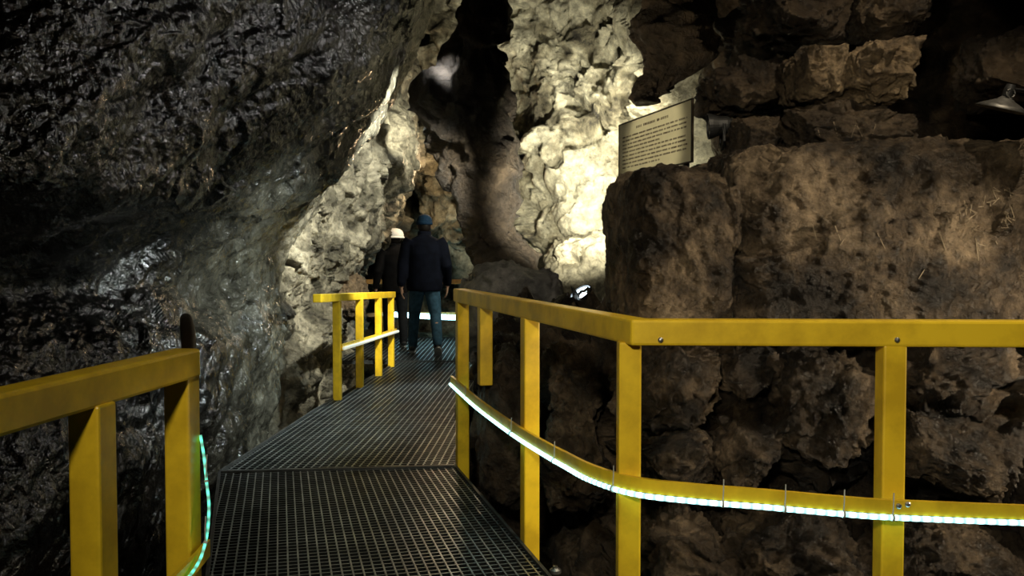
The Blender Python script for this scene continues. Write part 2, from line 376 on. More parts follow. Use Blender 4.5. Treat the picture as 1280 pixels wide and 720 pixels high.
FL = [(.12, 1.2, 3, 'f'), (.1, 1.8, 5, 'r'), (.14, 1.8, 1, 'p'), (.05, 5, 1, 'p')]
formation('rock_pillar', [(612, -220, 8.8, 42), (606, -60, 8.8, 28), (599, 20, 8.8, 31), (585, 90, 8.8, 43), (582, 150, 8.8, 48), (598, 220, 8.8, 40), (616, 290, 8.8, 32), (628, 345, 8.8, 34), (632, 480, 8.8, 34)],
          .8, M['pillar'], 'tall dark brown rock pillar rising behind the walking people to the cave roof', 31, FL)
formation('rock_pendant', [(850, -250, 7.2, 74), (846, -60, 7.2, 56), (842, 20, 7.2, 48), (836, 70, 7.2, 40), (822, 104, 7.2, 28), (808, 130, 7.2, 10)],
          .8, M['pendant'], 'brown rock pendant hanging from the roof above the information sign', 33, [(.1, 1.2, 3, 'f'), (.09, 2.0, 5, 'r'), (.08, 2.4, 1, 'p'), (.03, 7, 4, 'r')])
rockpx('flowstone_mound', 684, 292, 800, 420, 8.9, 1.2, M['mound'], 'brightly lit pale flowstone mound above the glowing floodlight', seed=4, facets=6, amp=.08, power=2.6, cuts=50)
rockpx('boulder', 572, 328, 704, 470, 7.8, 1.3, M['dome'], 'grey smooth domed boulder behind the end of the right railing', seed=8, facets=5, amp=.05, power=3, cuts=44)
rockpx('boulder', 708, 384, 800, 444, 6.6, .9, M['pillar'], 'small dark boulder directly beneath the lit flowstone mound', seed=9, facets=7, amp=.05, power=3.5, cuts=30)
BL = [(.04, .9, 3, 'f'), (.03, 1.8, 5, 'r'), (.04, 1.9, 1, 'p'), (.02, 4.5, 1.1, 'p'), (.022, 8, 5, 'r'), (.012, 22, 3, 'f')]
big = rockpx('boulder', 930, 174, 1500, 425, 3.5, 1.5, M['brown'], 'huge flat-faced brown boulder with scratched writing at the right', seed=11, facets=4, amp=.05, power=14, cuts=140, layers=BL, fmin=.96)
rockpx('boulder', 790, 204, 934, 425, 3.52, 1.2, M['brown'], 'rounded brown boulder left of the tall crack, in front of the sign', seed=16, facets=9, amp=.06, power=6, cuts=100, layers=BL, fmin=.89)
SB = 'stones stacked on the huge boulder'
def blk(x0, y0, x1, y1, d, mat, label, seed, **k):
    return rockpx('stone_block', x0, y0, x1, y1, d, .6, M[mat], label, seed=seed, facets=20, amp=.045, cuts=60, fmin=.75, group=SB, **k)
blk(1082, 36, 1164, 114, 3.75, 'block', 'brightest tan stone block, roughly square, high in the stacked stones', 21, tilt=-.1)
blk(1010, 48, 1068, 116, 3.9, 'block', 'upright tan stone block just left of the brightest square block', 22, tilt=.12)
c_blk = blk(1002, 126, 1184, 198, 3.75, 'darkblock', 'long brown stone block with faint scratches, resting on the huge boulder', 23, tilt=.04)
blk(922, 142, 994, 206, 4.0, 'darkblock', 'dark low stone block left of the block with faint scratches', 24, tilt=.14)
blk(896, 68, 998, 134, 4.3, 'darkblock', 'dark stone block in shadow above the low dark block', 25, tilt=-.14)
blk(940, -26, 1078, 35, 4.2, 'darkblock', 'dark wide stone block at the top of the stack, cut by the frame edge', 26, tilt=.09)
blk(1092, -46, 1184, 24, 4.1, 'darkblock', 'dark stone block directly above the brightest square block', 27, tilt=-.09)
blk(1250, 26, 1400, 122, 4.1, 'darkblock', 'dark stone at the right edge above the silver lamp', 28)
RB = 'angular stones below the right handrail'
def rub(x0, y0, x1, y1, d, label, seed, **k):
    return rockpx('stone', x0, y0, x1, y1, d, .6, M['rubble'], label, seed=seed, facets=28, amp=.045, cuts=54, fmin=.68, power=7, group=RB, **k)
rub(682, 428, 766, 535, 4.1, 'upright angular stone left of the corner post, just under the sloping handrail', 51, tilt=.1)
rub(676, 530, 764, 660, 3.95, 'tall dark stone left of the corner post, below the glowing rope light', 52, tilt=-.08)
rub(790, 420, 915, 560, 3.6, 'angular stone immediately right of the corner post, under the handrail', 53, tilt=.45)
rub(900, 425, 990, 500, 3.64, 'second stone right of the corner post, in the row under the handrail', 54, tilt=-.5)
rub(975, 440, 1120, 600, 3.54, 'tallest angular stone, just left of the right-hand post', 55, tilt=.35)
rub(1140, 430, 1300, 530, 3.52, 'wide angular stone right of the right-hand post, under the handrail', 56, tilt=-.4)
rub(800, 545, 905, 622, 3.58, 'squat stone right of the corner post, just above the rope light', 57, tilt=-.35)
rub(890, 505, 990, 628, 3.62, 'narrow stone midway between the two near posts, above the rope light', 58, tilt=.5)
rub(1125, 520, 1300, 640, 3.48, 'long low stone right of the right-hand post, above the rope light', 59, tilt=.3)
rub(800, 665, 925, 780, 3.58, 'dark stone under the rope light, right of the corner post', 60, tilt=.35)
rub(925, 650, 1095, 790, 3.56, 'dark stone under the rope light, left of the right-hand post', 61, tilt=-.3)
rub(1140, 672, 1310, 790, 3.48, 'dark stone under the rope light in the lower right corner', 62, tilt=.25)
rockpx('boulder', 598, 448, 668, 640, 4.55, .9, M['lower'], 'dark low boulder under the short post of the right railing', seed=30, facets=8, amp=.05, cuts=40, power=4)
rockpx('stone', 414, 346, 454, 400, 9.5, .5, M['block'], 'small pointed orange-brown stone behind the far left handrail', seed=32, facets=10, amp=.04, cuts=18, power=3)

# ------------------------------------------------------------------ walkway gratings
def clip(poly, p, d):
    t0, t1 = -1e9, 1e9; n = len(poly)
    ar = sum(poly[i][0]*poly[(i+1) % n][1]-poly[(i+1) % n][0]*poly[i][1] for i in range(n))
    sg = 1 if ar > 0 else -1
    for i in range(n):
        a = poly[i]; b = poly[(i+1) % n]; ex, ey = b[0]-a[0], b[1]-a[1]; nx, ny = -ey*sg, ex*sg
        den = nx*d[0]+ny*d[1]; num = nx*(a[0]-p[0])+ny*(a[1]-p[1])
        if abs(den) < 1e-9:
            if num > 0: return None
        elif den > 0: t0 = max(t0, num/den)
        else: t1 = min(t1, num/den)
    return (t0, t1) if t1-t0 > .02 else None
def grating(poly, ang, pitch, label, z=0, t=.008, h=.022, pitch2=None):
    cx = sum(p[0] for p in poly)/len(poly); cy = sum(p[1] for p in poly)/len(poly)
    root = thing('walkway_grating', label, 'walkway', (cx, cy, z-h))
    for k, nm in ((0, 'bearing_bars'), (1, 'cross_bars')):
        a = ang+k*math.pi/2; d = (math.cos(a), math.sin(a)); nrm = (-d[1], d[0]); bm = bmesh.new()
        pt = pitch if k == 0 else (pitch2 or pitch)
        for i in range(-150, 151):
            p = (cx+nrm[0]*i*pt, cy+nrm[1]*i*pt); r = clip(poly, p, d)
            if r: bar(bm, (p[0]+d[0]*r[0], p[1]+d[1]*r[0], z-h/2-k*.001), (p[0]+d[0]*r[1], p[1]+d[1]*r[1], z-h/2-k*.001), t, h)
        mk(nm, bm, M['steel_dark'], root)
    bm = bmesh.new()
    for i in range(len(poly)):
        a = poly[i]; b = poly[(i+1) % len(poly)]
        bar(bm, (*a, z-h/2+.002), (*b, z-h/2+.002), .014, h+.02)
    mk('frame', bm, M['steel_frame'], root)
    return root
SL, SR = (-1.63, 4.9), (-.325, 5.04)
g1 = grating([SL, (-.83, 2.25), (.36, 2.45), SR], math.atan2(2.6, -.68), .04, 'near dark steel grating panel of the walkway with square mesh, before the seam', t=.0065)
g2 = grating([(SL[0], SL[1]+.015), (SR[0], SR[1]+.015), (-.34, 7.5), (-.4, 10.2), (-1.31, 10.2), (-1.43, 8.6), (-1.55, 6.9)], math.atan2(4.9, .2), .045, 'long narrowing dark steel grating panel leading to the walking people', pitch2=.045)
g3 = grating([(-2.1, 10.22), (-.35, 10.22), (-.3, 13.2), (-2.5, 13.2)], math.pi/2, .055, 'farthest steel grating panel under the two people')
bm = bmesh.new(); lathe(bm, [(.0, 0), (.022, 0), (.022, .012), (.014, .018), (.009, .018), (.009, .026), (0, .028)], (.165, 3.33, .003), (0, 0, 1), 16)
tag(mk('clamp_bolt', bm, M['steel'], loc=(.165, 3.33, .003), smooth=False), 'round steel clamp bolt on the right edge of the near grating', 'bolt')

# ------------------------------------------------------------------ railings
def railing(label, base): return thing('railing', label, 'railing', base)
def add_post(root, x, y, zt, zb, w=.075, yaw=0, mat='yellow'):
    bm = bmesh.new(); box(bm, (x, y, (zt+zb)/2), w, w, zt-zb, yaw); return mk('post', bm, M[mat], root, bevel=.006)
def bolt(root, p, axis, r=.009):
    bm = bmesh.new(); lathe(bm, [(0, -.004), (r, -.004), (r, .004), (r*.6, .007), (0, .008)], p, axis, 12); mk('bolt', bm, M['steel'], root, smooth=False)
R = railing('yellow painted steel railing on the right, turning a corner along the near right side', (.375, 2.6, -.15))
bm = bmesh.new(); sweep_rect(bm, [(-.305, 5.13, .984), (.375, 2.6, .982), (3.2, 2.46, .982)], .074, .076); mk('handrail', bm, M['yellow'], R, bevel=.008)
yw = math.atan2(.68, 2.53)
for x, y, zb in ((-.285, 5.06, -.15), (-.138, 4.51, .55), (.075, 3.69, -.15), (.35, 2.645, -.15), (1.1, 2.565, -.15), (2.0, 2.52, -.15), (2.9, 2.475, -.15)):
    add_post(R, x, y, .95, zb, .067, yw if x < .3 else 0)
midR = [(-.345, 5.05, .505), (-.193, 4.486, .482), (-.08, 4.08, .475), (.025, 3.686, .478), (.115, 3.33, .492), (.185, 3.03, .512), (.255, 2.76, .53), (.36, 2.57, .54), (.52, 2.5, .538), (.72, 2.482, .526), (.92, 2.482, .508), (1.1, 2.485, .495), (1.6, 2.47, .48), (2.2, 2.44, .475), (3.2, 2.39, .475)]
midRs = [tuple(p) for p in cr(np.array(midR), 140)]
bm = bmesh.new(); sweep_rect(bm, midRs, .014, .04); mk('mid_rail', bm, M['yellow'], R)
for p in ((.43, 2.559, .962), (1.1, 2.526, .965), (1.09, 2.477, .5), (1.115, 2.477, .505), (2.0, 2.482, .965)): bolt(R, p, (0, -1, 0), .008)

def ropelight(label, pts, n, r, mat, tie_at=(), group=None):
    pts = [tuple(p) for p in cr(np.array(pts), n)]
    b = Vector(pts[n//2]); root = thing('rope_light', label, 'rope light', b, 0, group)
    bm = bmesh.new(); at = bm.verts.layers.float.new('along'); tube(bm, pts, r, 8, at); mk('light_tube', bm, M[mat], root, smooth=True)
    for k in tie_at:
        p = Vector(pts[int(k*(n-1))]); bm = bmesh.new()
        lathe(bm, [(r*1.15, -.003), (r*1.35, -.003), (r*1.35, .003), (r*1.15, .003)], p, (Vector(pts[min(n-1, int(k*(n-1))+1)])-p), 12)
        tube(bm, [p+Vector((0, 0, r)), p+Vector((.001, -.002, .035)), p+Vector((.002, .0, .07))], .0018, 6)
        mk('cable_tie', bm, M['tie'], root)
    return root
rp = []
for i, p in enumerate(midR):
    a = Vector(midR[max(0, i-1)]); b = Vector(midR[min(len(midR)-1, i+1)]); t = (b-a).normalized(); n = Vector((t.y, -t.x, 0)).normalized()
    if n.dot(Vector((-.5, -1, 0))) < 0: n = -n
    rp.append(Vector(p)+n*.009-Vector((0, 0, .029)))
ropelight('glowing white LED rope light along the middle bar of the right railing', rp, 1400, .008, 'rope', (.05, .2, .33, .47, .6, .66, .72, .78, .85))

Lr = railing('yellow steel railing at the near left, with a shade-darkened end at the wet wall', (-.86, 2.3, -.15))
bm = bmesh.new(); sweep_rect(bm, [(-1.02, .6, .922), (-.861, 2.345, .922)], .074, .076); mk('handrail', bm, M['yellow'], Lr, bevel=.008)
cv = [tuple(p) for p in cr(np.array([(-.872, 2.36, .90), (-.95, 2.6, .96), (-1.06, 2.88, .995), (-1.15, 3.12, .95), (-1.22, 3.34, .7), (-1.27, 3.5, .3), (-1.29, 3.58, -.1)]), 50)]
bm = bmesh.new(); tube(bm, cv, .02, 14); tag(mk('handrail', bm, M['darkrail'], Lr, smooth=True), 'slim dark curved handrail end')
for x, y, w in ((-.895, 1.88, .07), (-.868, 2.32, .068), (-.99, .95, .07)): add_post(Lr, x, y, .89, -.2, w, -.1)
midL = [(-.95, 1.0, .38), (-.87, 1.6, .385), (-.835, 1.95, .395), (-.82, 2.25, .41), (-.818, 2.36, .42)]
bm = bmesh.new(); sweep_rect(bm, [tuple(p) for p in cr(np.array(midL), 30)], .012, .045); mk('mid_rail', bm, M['yellow'], Lr)
bolt(Lr, (-.868, 2.28, .93), (0, -1, 0))
ropelight('thin green glowing rope light on the near left railing', [(-.93, 1.0, .36), (-.855, 1.6, .365), (-.82, 1.95, .38), (-.803, 2.2, .41), (-.797, 2.28, .46), (-.797, 2.31, .54), (-.808, 2.325, .61), (-.815, 2.33, .67), (-.826, 2.335, .73)], 300, .004, 'ropeg', (.5, .75))

Fr = railing('yellow railing of four posts along the far left edge of the walkway', (-1.4, 8.5, -.1))
bm = bmesh.new(); sweep_rect(bm, [(-1.51, 6.85, .885), (-1.325, 9.85, .79)], .066, .066); mk('handrail', bm, M['yellow'], Fr, bevel=.006)
bm = bmesh.new(); sweep_rect(bm, [(-1.44, 7.47, .44), (-1.29, 9.85, .385)], .014, .055); mk('mid_rail', bm, M['yellow'], Fr)
for x, y, zt in ((-1.477, 7.47, .84), (-1.413, 8.2, .82), (-1.358, 9.0, .79), (-1.332, 9.75, .77)): add_post(Fr, x, y, zt, -.1, .064, -.06)
ropelight('pale glowing strip along the middle bar of the far left railing', [(-1.415, 7.45, .435), (-1.37, 8.2, .415), (-1.32, 9.0, .4), (-1.268, 9.85, .38)], 160, .015, 'ropel')
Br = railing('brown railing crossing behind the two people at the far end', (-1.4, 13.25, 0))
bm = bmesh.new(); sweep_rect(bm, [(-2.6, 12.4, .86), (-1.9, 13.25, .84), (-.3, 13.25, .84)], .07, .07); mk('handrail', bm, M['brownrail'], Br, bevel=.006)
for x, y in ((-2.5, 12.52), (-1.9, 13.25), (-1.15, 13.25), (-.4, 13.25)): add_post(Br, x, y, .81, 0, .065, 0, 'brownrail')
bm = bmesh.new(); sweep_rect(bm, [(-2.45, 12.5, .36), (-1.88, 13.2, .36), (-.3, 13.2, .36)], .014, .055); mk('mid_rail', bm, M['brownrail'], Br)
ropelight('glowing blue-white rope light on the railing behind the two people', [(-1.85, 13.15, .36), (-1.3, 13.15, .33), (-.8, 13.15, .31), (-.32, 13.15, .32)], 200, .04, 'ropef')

# ------------------------------------------------------------------ sign
bl = P(775, 222, 5.4); brr = P(866, 200, 4.5); tl = P(775, 157, 5.4); tr = P(866, 126, 4.5)
a = Vector((bl.x, bl.y, 0)); b = Vector((brr.x, brr.y, 0)); W = (b-a).length; ux = (b-a).normalized(); nn = Vector((ux.y, -ux.x, 0))
if nn.y > 0: nn = -nn
z0 = (bl.z+brr.z)/2; z1 = (tl.z+tr.z)/2; Hh = z1-z0
sg = thing('information_sign', 'cream information sign with rows of dark text behind the rounded boulder', 'sign', (a+b)/2)
def sp(u, v, k=0): return a+ux*(u*W)+nn*k+Vector((0, 0, z0+v*Hh))
def quadbox(bm, u0, u1, v0, v1, k0, k1):
    vs = [bm.verts.new(sp(u, v, k)) for k in (k0, k1) for u, v in ((u0, v0), (u1, v0), (u1, v1), (u0, v1))]
    for f in ((0, 1, 2, 3), (4, 5, 6, 7), (0, 1, 5, 4), (1, 2, 6, 5), (2, 3, 7, 6), (3, 0, 4, 7)): bm.faces.new([vs[i] for i in f])
bm = bmesh.new(); quadbox(bm, 0, 1, 0, 1, 0, .006); mk('panel', bm, M['signcream'], sg)
bm = bmesh.new()
for q in ((-.006, 0.006, -.025, 1.025), (.994, 1.006, -.025, 1.025), (-.006, 1.006, 1, 1.025), (-.006, 1.006, -.025, 0)): quadbox(bm, *q, -.002, .009)
mk('frame', bm, M['darkblock'], sg)
rnd = random.Random(5)
u = .27
for wl in (5, 10, 2, 6):
    bm = bmesh.new()
    for c in range(wl):
        quadbox(bm, u, u+.007, .84, .885, .0065, .0075)
        if rnd.random() < .6: quadbox(bm, u, u+.013, .84+.03*rnd.random(), .852+.03*rnd.random(), .0065, .0075)
        u += .017
    u += .02
    mk('title_word', bm, M['ink'], sg)
for r in range(9):
    bm = bmesh.new(); v = .72-r*.073; u = .06
    end = .94 if r not in (3, 8) else .6
    while u < end:
        wl = rnd.randint(2, 8)
        for c in range(wl):
            if u > end: break
            quadbox(bm, u, u+.005, v, v+.03, .0065, .0075)
            if rnd.random() < .7: quadbox(bm, u, u+.009, v+.022*rnd.random(), v+.008+.022*rnd.random(), .0065, .0075)
            u += .0115
        u += .012
    mk('text_line', bm, M['ink'], sg)
for uu in (.12, .88):
    bm = bmesh.new(); p = sp(uu, 0, -.02); bar(bm, (p.x, p.y, 0), (p.x, p.y, z0+Hh*.9), .03, .03); mk('leg', bm, M['black'], sg)

# ------------------------------------------------------------------ lamps
def floodlight(label, p, aim, lit=True, r=.075):
    p = Vector(p); ax = (Vector(aim)-p).normalized()
    root = thing('floodlight', label, 'lamp', p-Vector((0, 0, .12)))
    bm = bmesh.new(); lathe(bm, [(0, -.1), (r*.5, -.1), (r*.75, -.07), (r*.8, -.03), (r*1.0, 0), (r*1.05, .02), (r*.95, .02), (r*.9, -.0), (0, -.002)], p, ax, 28); mk('housing', bm, M['black'], root, smooth=False)
    bm = bmesh.new(); lathe(bm, [(0, .004), (r*.88, .004), (r*.8, .012), (0, .016)], p, ax, 24); mk('lens', bm, M['lens'] if lit else M['dullsteel'], root, smooth=True)
    bm = bmesh.new(); sd = ax.cross(Vector((0, 0, 1))).normalized()
    c = p-ax*.05
    tube(bm, [c+sd*r*1.1, c+sd*r*1.15-Vector((0, 0, .08)), c-Vector((0, 0, .12)), c-sd*r*1.15-Vector((0, 0, .08)), c-sd*r*1.1], .008, 8); mk('bracket', bm, M['black'], root)
    return root
lp = P(727, 368, 6.4)
floodlight('small glowing floodlight on the dark boulder below the flowstone', lp, lp+Vector((-.5, -.36, .76)), True, .085)
l2 = P(890, 158, 4.35)
floodlight('unlit black floodlight between the sign and the dark stone blocks', l2, l2+Vector((-1, .1, -.05)), False, .06)
c = P(1254, 134, 3.42); ax = Vector((-.22, .22, -.95)).normalized(); q = .8
sl = thing('spotlight', 'silver dish lamp on a bracket above the huge boulder at the right edge', 'lamp', c-Vector((0, 0, .06)))
bm = bmesh.new(); lathe(bm, [(r*q, h*q) for r, h in [(.018, -.05), (.024, -.05), (.04, -.035), (.09, -.01), (.125, .01), (.123, .014), (.085, -.004), (.02, -.03)]], c, ax, 36); mk('dish', bm, M['dullsteel'], sl, smooth=True)
bm = bmesh.new(); lathe(bm, [(r*q, h*q) for r, h in [(.0, -.11), (.02, -.11), (.025, -.09), (.025, -.05), (0, -.045)]], c, ax, 20); mk('socket', bm, M['black'], sl)
bm = bmesh.new(); tube(bm, [c-ax*.05+Vector((.016*math.cos(t), -.02, .0+.016*math.sin(t))) for t in np.linspace(-1.2, 4.3, 16)], .0035, 8)
mk('hanging_ring', bm, M['dullsteel'], sl)
bm = bmesh.new(); tube(bm, [c-ax*.07, c+Vector((.12, .05, .07)), c+Vector((.3, .15, .05)), c+Vector((.45, .3, -.1))], .008, 8); mk('arm', bm, M['black'], sl)

# ------------------------------------------------------------------ scratches on the rock
def scratches(target, strokes, r=.0035):
    dg = bpy.context.evaluated_depsgraph_get()
    bvh = BVHTree.FromObject(target, dg)
    for st in strokes:
        pts = []
        for (xa, ya), (xb, yb) in zip(st, st[1:]):
            for t in np.linspace(0, 1, 6):
                d = (P(xa+(xb-xa)*t, ya+(yb-ya)*t, 1)-CAM).normalized()
                h = bvh.ray_cast(CAM-target.location, d)
                if h[0] is not None: pts.append(h[0]+target.location-d*.0005)
        q = [pts[0]] if pts else []
        for p in pts[1:]:
            if (p-q[-1]).length > .002: q.append(p)
        if len(q) > 2:
            bm = bmesh.new(); tube(bm, q, r*.55, 5); mk('scratch', bm, M['scratch'], target)
bpy.context.view_layer.update()
rnd = random.Random(3); st = []
for k in range(20):
    x = rnd.uniform(1200, 1270); y = rnd.uniform(232, 325); s = []
    for j in range(rnd.randint(2, 4)): s.append((x+rnd.uniform(-8, 8), y+rnd.uniform(-12, 12)))
    st.append(s)
for k in range(6):
    x = rnd.uniform(1010, 1180); y = rnd.uniform(230, 340); st.append([(x, y), (x+rnd.uniform(-10, 10), y+rnd.uniform(8, 24))])
scratches(big, st, .003)
scratches(c_blk, [[(1042, 152), (1047, 170)], [(1064, 172), (1070, 154), (1078, 171)], [(1090, 170), (1095, 155)], [(1022, 160), (1026, 174)]], .0018)

# ------------------------------------------------------------------ people
def loft(bm, pts, n=16):
    pts = [tuple(p) if len(p) == 5 else (*p, p[3]) for p in pts]; rings = []
    for i, p in enumerate(pts):
        c = Vector(p[:3]); a = Vector(pts[max(0, i-1)][:3]); b = Vector(pts[min(len(pts)-1, i+1)][:3]); t = (b-a).normalized()
        ref = Vector((1, 0, 0)) if abs(t.x) < .8 else Vector((0, 1, 0))
        s = (ref-t*ref.dot(t)).normalized(); u = t.cross(s)
        rings.append([bm.verts.new(c+s*math.cos(2*math.pi*j/n)*p[3]+u*math.sin(2*math.pi*j/n)*p[4]) for j in range(n)])
    for r0, r1 in zip(rings, rings[1:]):
        for j in range(n): bm.faces.new((r0[j], r0[(j+1) % n], r1[(j+1) % n], r1[j]))
    bm.faces.new(rings[0]); bm.faces.new(rings[-1])
def ell(bm, c, rx, ry, rz, seg=20):
    bmesh.ops.create_uvsphere(bm, u_segments=seg, v_segments=seg*2//3, radius=1, matrix=Matrix.Translation(Vector(c)) @ Matrix.Diagonal((rx, ry, rz, 1)))
def remesh(bm, voxel, it=4):
    bmesh.ops.recalc_face_normals(bm, faces=bm.faces[:])
    me = bpy.data.meshes.new('tmp'); bm.to_mesh(me); bm.free(); o = bpy.data.objects.new('tmp', me); COL.objects.link(o)
    r = o.modifiers.new('r', 'REMESH'); r.mode = 'VOXEL'; r.voxel_size = voxel
    s = o.modifiers.new('s', 'SMOOTH'); s.iterations = it; s.factor = .5
    bpy.context.view_layer.update(); dg = bpy.context.evaluated_depsgraph_get()
    out = bpy.data.meshes.new_from_object(o.evaluated_get(dg)); bpy.data.objects.remove(o); return out
def person(label, loc, yaw, s, top, bottom, hat, stride, arms, bulk=1.0, spread=.1, lift=0, hs=1.0):
    root = thing('person', label, 'person', loc, yaw); root.scale = (s, s, s)
    legs = {}
    for sd in (-1, 1):
        fy = stride*sd*-1; up = lift if fy < 0 else 0
        hip = (.09*sd, 0, .9); bend = .05 if fy > 0 else .02+up*.8
        knee = ((.04+spread*.6)*sd, fy*.5+bend, .49+up*.1); ank = (spread*sd, fy-.02, .09+up)
        legs[sd] = (hip, knee, ank, fy, up)
    def arm(sd):
        sw = arms[0 if sd < 0 else 1]
        return [(.155*sd, 0, 1.425), (.2*sd, -.005, 1.36), (.265*sd, -.04, 1.13), (.285*sd, sw, .9), (.285*sd, sw+.01, .84)]
    def foot_pose(bm, ank, up):   # trailing foot pivots on its toes
        if up:
            piv = Vector((ank[0], ank[1]+.17, .02))
            bmesh.ops.rotate(bm, verts=bm.verts[:], cent=piv, matrix=Matrix.Rotation(-math.asin(min(.9, up/.19)), 3, 'X'))
    bm = bmesh.new()
    loft(bm, [(0, 0, .84, .12, .09), (0, 0, .93, .16, .11), (0, 0, 1.06, .14, .1), (0, 0, 1.24, .16, .11), (0, 0, 1.36, .17, .1), (0, -.005, 1.43, .12, .08), (0, 0, 1.475, .062, .062), (0, .012, 1.53, .054, .057), (0, .02, 1.58, .05, .055)])
    ell(bm, (0, .03, 1.62), .074, .093, .115); ell(bm, (0, .055, 1.565), .05, .06, .05)
    loft(bm, [(0, .115, 1.645, .01, .01), (0, .13, 1.615, .013, .014), (0, .132, 1.6, .016, .013), (0, .118, 1.592, .013, .01)], 10)
    ell(bm, (0, .113, 1.566), .024, .008, .006, 12); ell(bm, (0, .111, 1.556), .02, .008, .006, 12); ell(bm, (0, .1, 1.66), .05, .02, .012, 12)
    for sd in (-1, 1):
        ell(bm, (.076*sd, .025, 1.615), .012, .022, .034, 12)
        A = arm(sd); rr = [(.062, .062), (.054, .056), (.043, .045), (.028, .024), (.026, .018)]
        loft(bm, [(*p, *r) for p, r in zip(A, rr)])
        w = Vector(A[-1])
        loft(bm, [(w.x, w.y, w.z+.03, .018, .026), (w.x, w.y+.005, w.z-.02, .015, .04), (w.x-.004*sd, w.y+.005, w.z-.07, .014, .042)], 14)
        for f, (dy, ln) in enumerate(((.033, .072), (.011, .082), (-.011, .076), (-.032, .058))):
            b0 = Vector((w.x-.004*sd, w.y+.005+dy, w.z-.06))
            loft(bm, [(*b0, .0095), (*(b0+Vector((-.006*sd, dy*.08, -ln*.5))), .0088), (*(b0+Vector((-.022*sd, dy*.1, -ln*.8))), .008), (*(b0+Vector((-.036*sd, dy*.1, -ln*.95))), .0065)], 10)
        b0 = Vector((w.x-.004*sd, w.y+.03, w.z-.01))
        loft(bm, [(*b0, .012), (*(b0+Vector((-.012*sd, .03, -.03))), .011), (*(b0+Vector((-.018*sd, .038, -.058))), .0085)], 10)
        hip, knee, ank, fy, up = legs[sd]
        loft(bm, [(hip[0], hip[1], hip[2]+.03, .085, .09), (*hip, .088, .09), ((hip[0]+knee[0])/2, (hip[1]+knee[1])/2, .69, .072, .076), (*knee, .055, .057), ((knee[0]+ank[0])/2, (knee[1]+ank[1])/2-.015, (knee[2]+ank[2])/2+.04, .052, .056), (*ank, .036, .04), (ank[0], ank[1], ank[2]-.04, .035, .04)])
        fb = bmesh.new()
        loft(fb, [(ank[0], ank[1]-.05, .04, .03, .03), (ank[0], ank[1]+.03, .05, .038, .04), (ank[0]*1.08, ank[1]+.12, .035, .042, .025), (ank[0]*1.1, ank[1]+.19, .03, .03, .018)], 12)
        foot_pose(fb, ank, up); tm = bpy.data.meshes.new('t'); fb.to_mesh(tm); fb.free(); bm.from_mesh(tm); bpy.data.meshes.remove(tm)
    mk('body', remesh(bm, .008, 3), M['skin'], root, local=True, smooth=True)
    for sd in (-1, 1):
        bm = bmesh.new(); ell(bm, (.031*sd, .108, 1.632), .013, .013, .011, 14); mk('eye', bm, M['eye'], root, local=True, smooth=True)
    bm = bmesh.new(); k = bulk
    loft(bm, [(0, 0, .8, .185*k, .145*k), (0, 0, .84, .2*k, .155*k), (0, 0, .95, .2*k, .15*k), (0, 0, 1.1, .19*k, .145*k), (0, -.005, 1.27, .2*k, .15*k), (0, -.01, 1.38, .205*k, .135*k), (0, -.01, 1.45, .15*k, .105), (0, 0, 1.49, .085, .085), (0, .01, 1.53, .075, .078)], 28)
    for sd in (-1, 1):
        A = arm(sd); rr = [(.09, .09), (.088, .09), (.068, .07), (.05, .048), (.046, .042)]
        A[-1] = (A[-1][0], A[-1][1], .872)
        loft(bm, [(*p, r[0]*k, r[1]*k) for p, r in zip(A, rr)])
    jk = mk('jacket', remesh(bm, .011, 4), M[top], root, local=True, smooth=True)
    bm = bmesh.new(); lathe(bm, [(.075, 1.49), (.088, 1.49), (.084, 1.545), (.076, 1.55), (.07, 1.52)], (0, .008, 0), (0, 0, 1), 28); mk('collar', bm, M[top], jk, local=True, smooth=True)
    bm = bmesh.new()
    loft(bm, [(0, 0, .83, .165, .125), (0, 0, .9, .175, .13), (0, 0, .98, .165, .12)], 24)
    for sd in (-1, 1):
        hip, knee, ank, fy, up = legs[sd]
        loft(bm, [(hip[0], hip[1], hip[2]+.02, .09, .105), (hip[0], hip[1], .84, .1, .108), ((hip[0]+knee[0])/2, (hip[1]+knee[1])/2, .67, .09, .094), (*knee, .074, .077), ((knee[0]+ank[0])/2, (knee[1]+ank[1])/2-.01, (knee[2]+ank[2])/2+.02, .068, .072), (ank[0], ank[1]-.005, ank[2]+.03, .06, .066), (ank[0], ank[1], ank[2]-.025, .062, .072)])
    mk('trousers', remesh(bm, .011, 3), M[bottom], root, local=True, smooth=True)
    for sd in (-1, 1):
        hip, knee, ank, fy, up = legs[sd]; bm = bmesh.new()
        loft(bm, [(ank[0], ank[1]-.075, .05, .028, .026), (ank[0], ank[1]-.05, .056, .044, .042), (ank[0], ank[1]+.03, .065, .05, .05), (ank[0]*1.06, ank[1]+.11, .048, .052, .034), (ank[0]*1.1, ank[1]+.19, .04, .045, .026), (ank[0]*1.1, ank[1]+.225, .036, .024, .018)], 18)
        foot_pose(bm, ank, up)
        sh = mk('shoe', remesh(bm, .008, 3), M['shoe'], root, local=True, smooth=True)
        bm = bmesh.new(); n = 26; pr = []
        for j in range(n):
            t = 2*math.pi*j/n; y = math.sin(t); pr.append((ank[0]*1.05+math.cos(t)*(.05 if y > 0 else .044), ank[1]+.075+y*.155))
        lo = [bm.verts.new((x, y, 0)) for x, y in pr]; hi = [bm.verts.new((x, y, .024)) for x, y in pr]
        bm.faces.new(lo); bm.faces.new(hi)
        for j in range(n): bm.faces.new((lo[j], lo[(j+1) % n], hi[(j+1) % n], hi[j]))
        foot_pose(bm, ank, up)
        mk('sole', bm, M['sole'], sh, local=True)
    bm = bmesh.new(); ell(bm, (0, .012, 1.625), .083, .092, .112, 24)
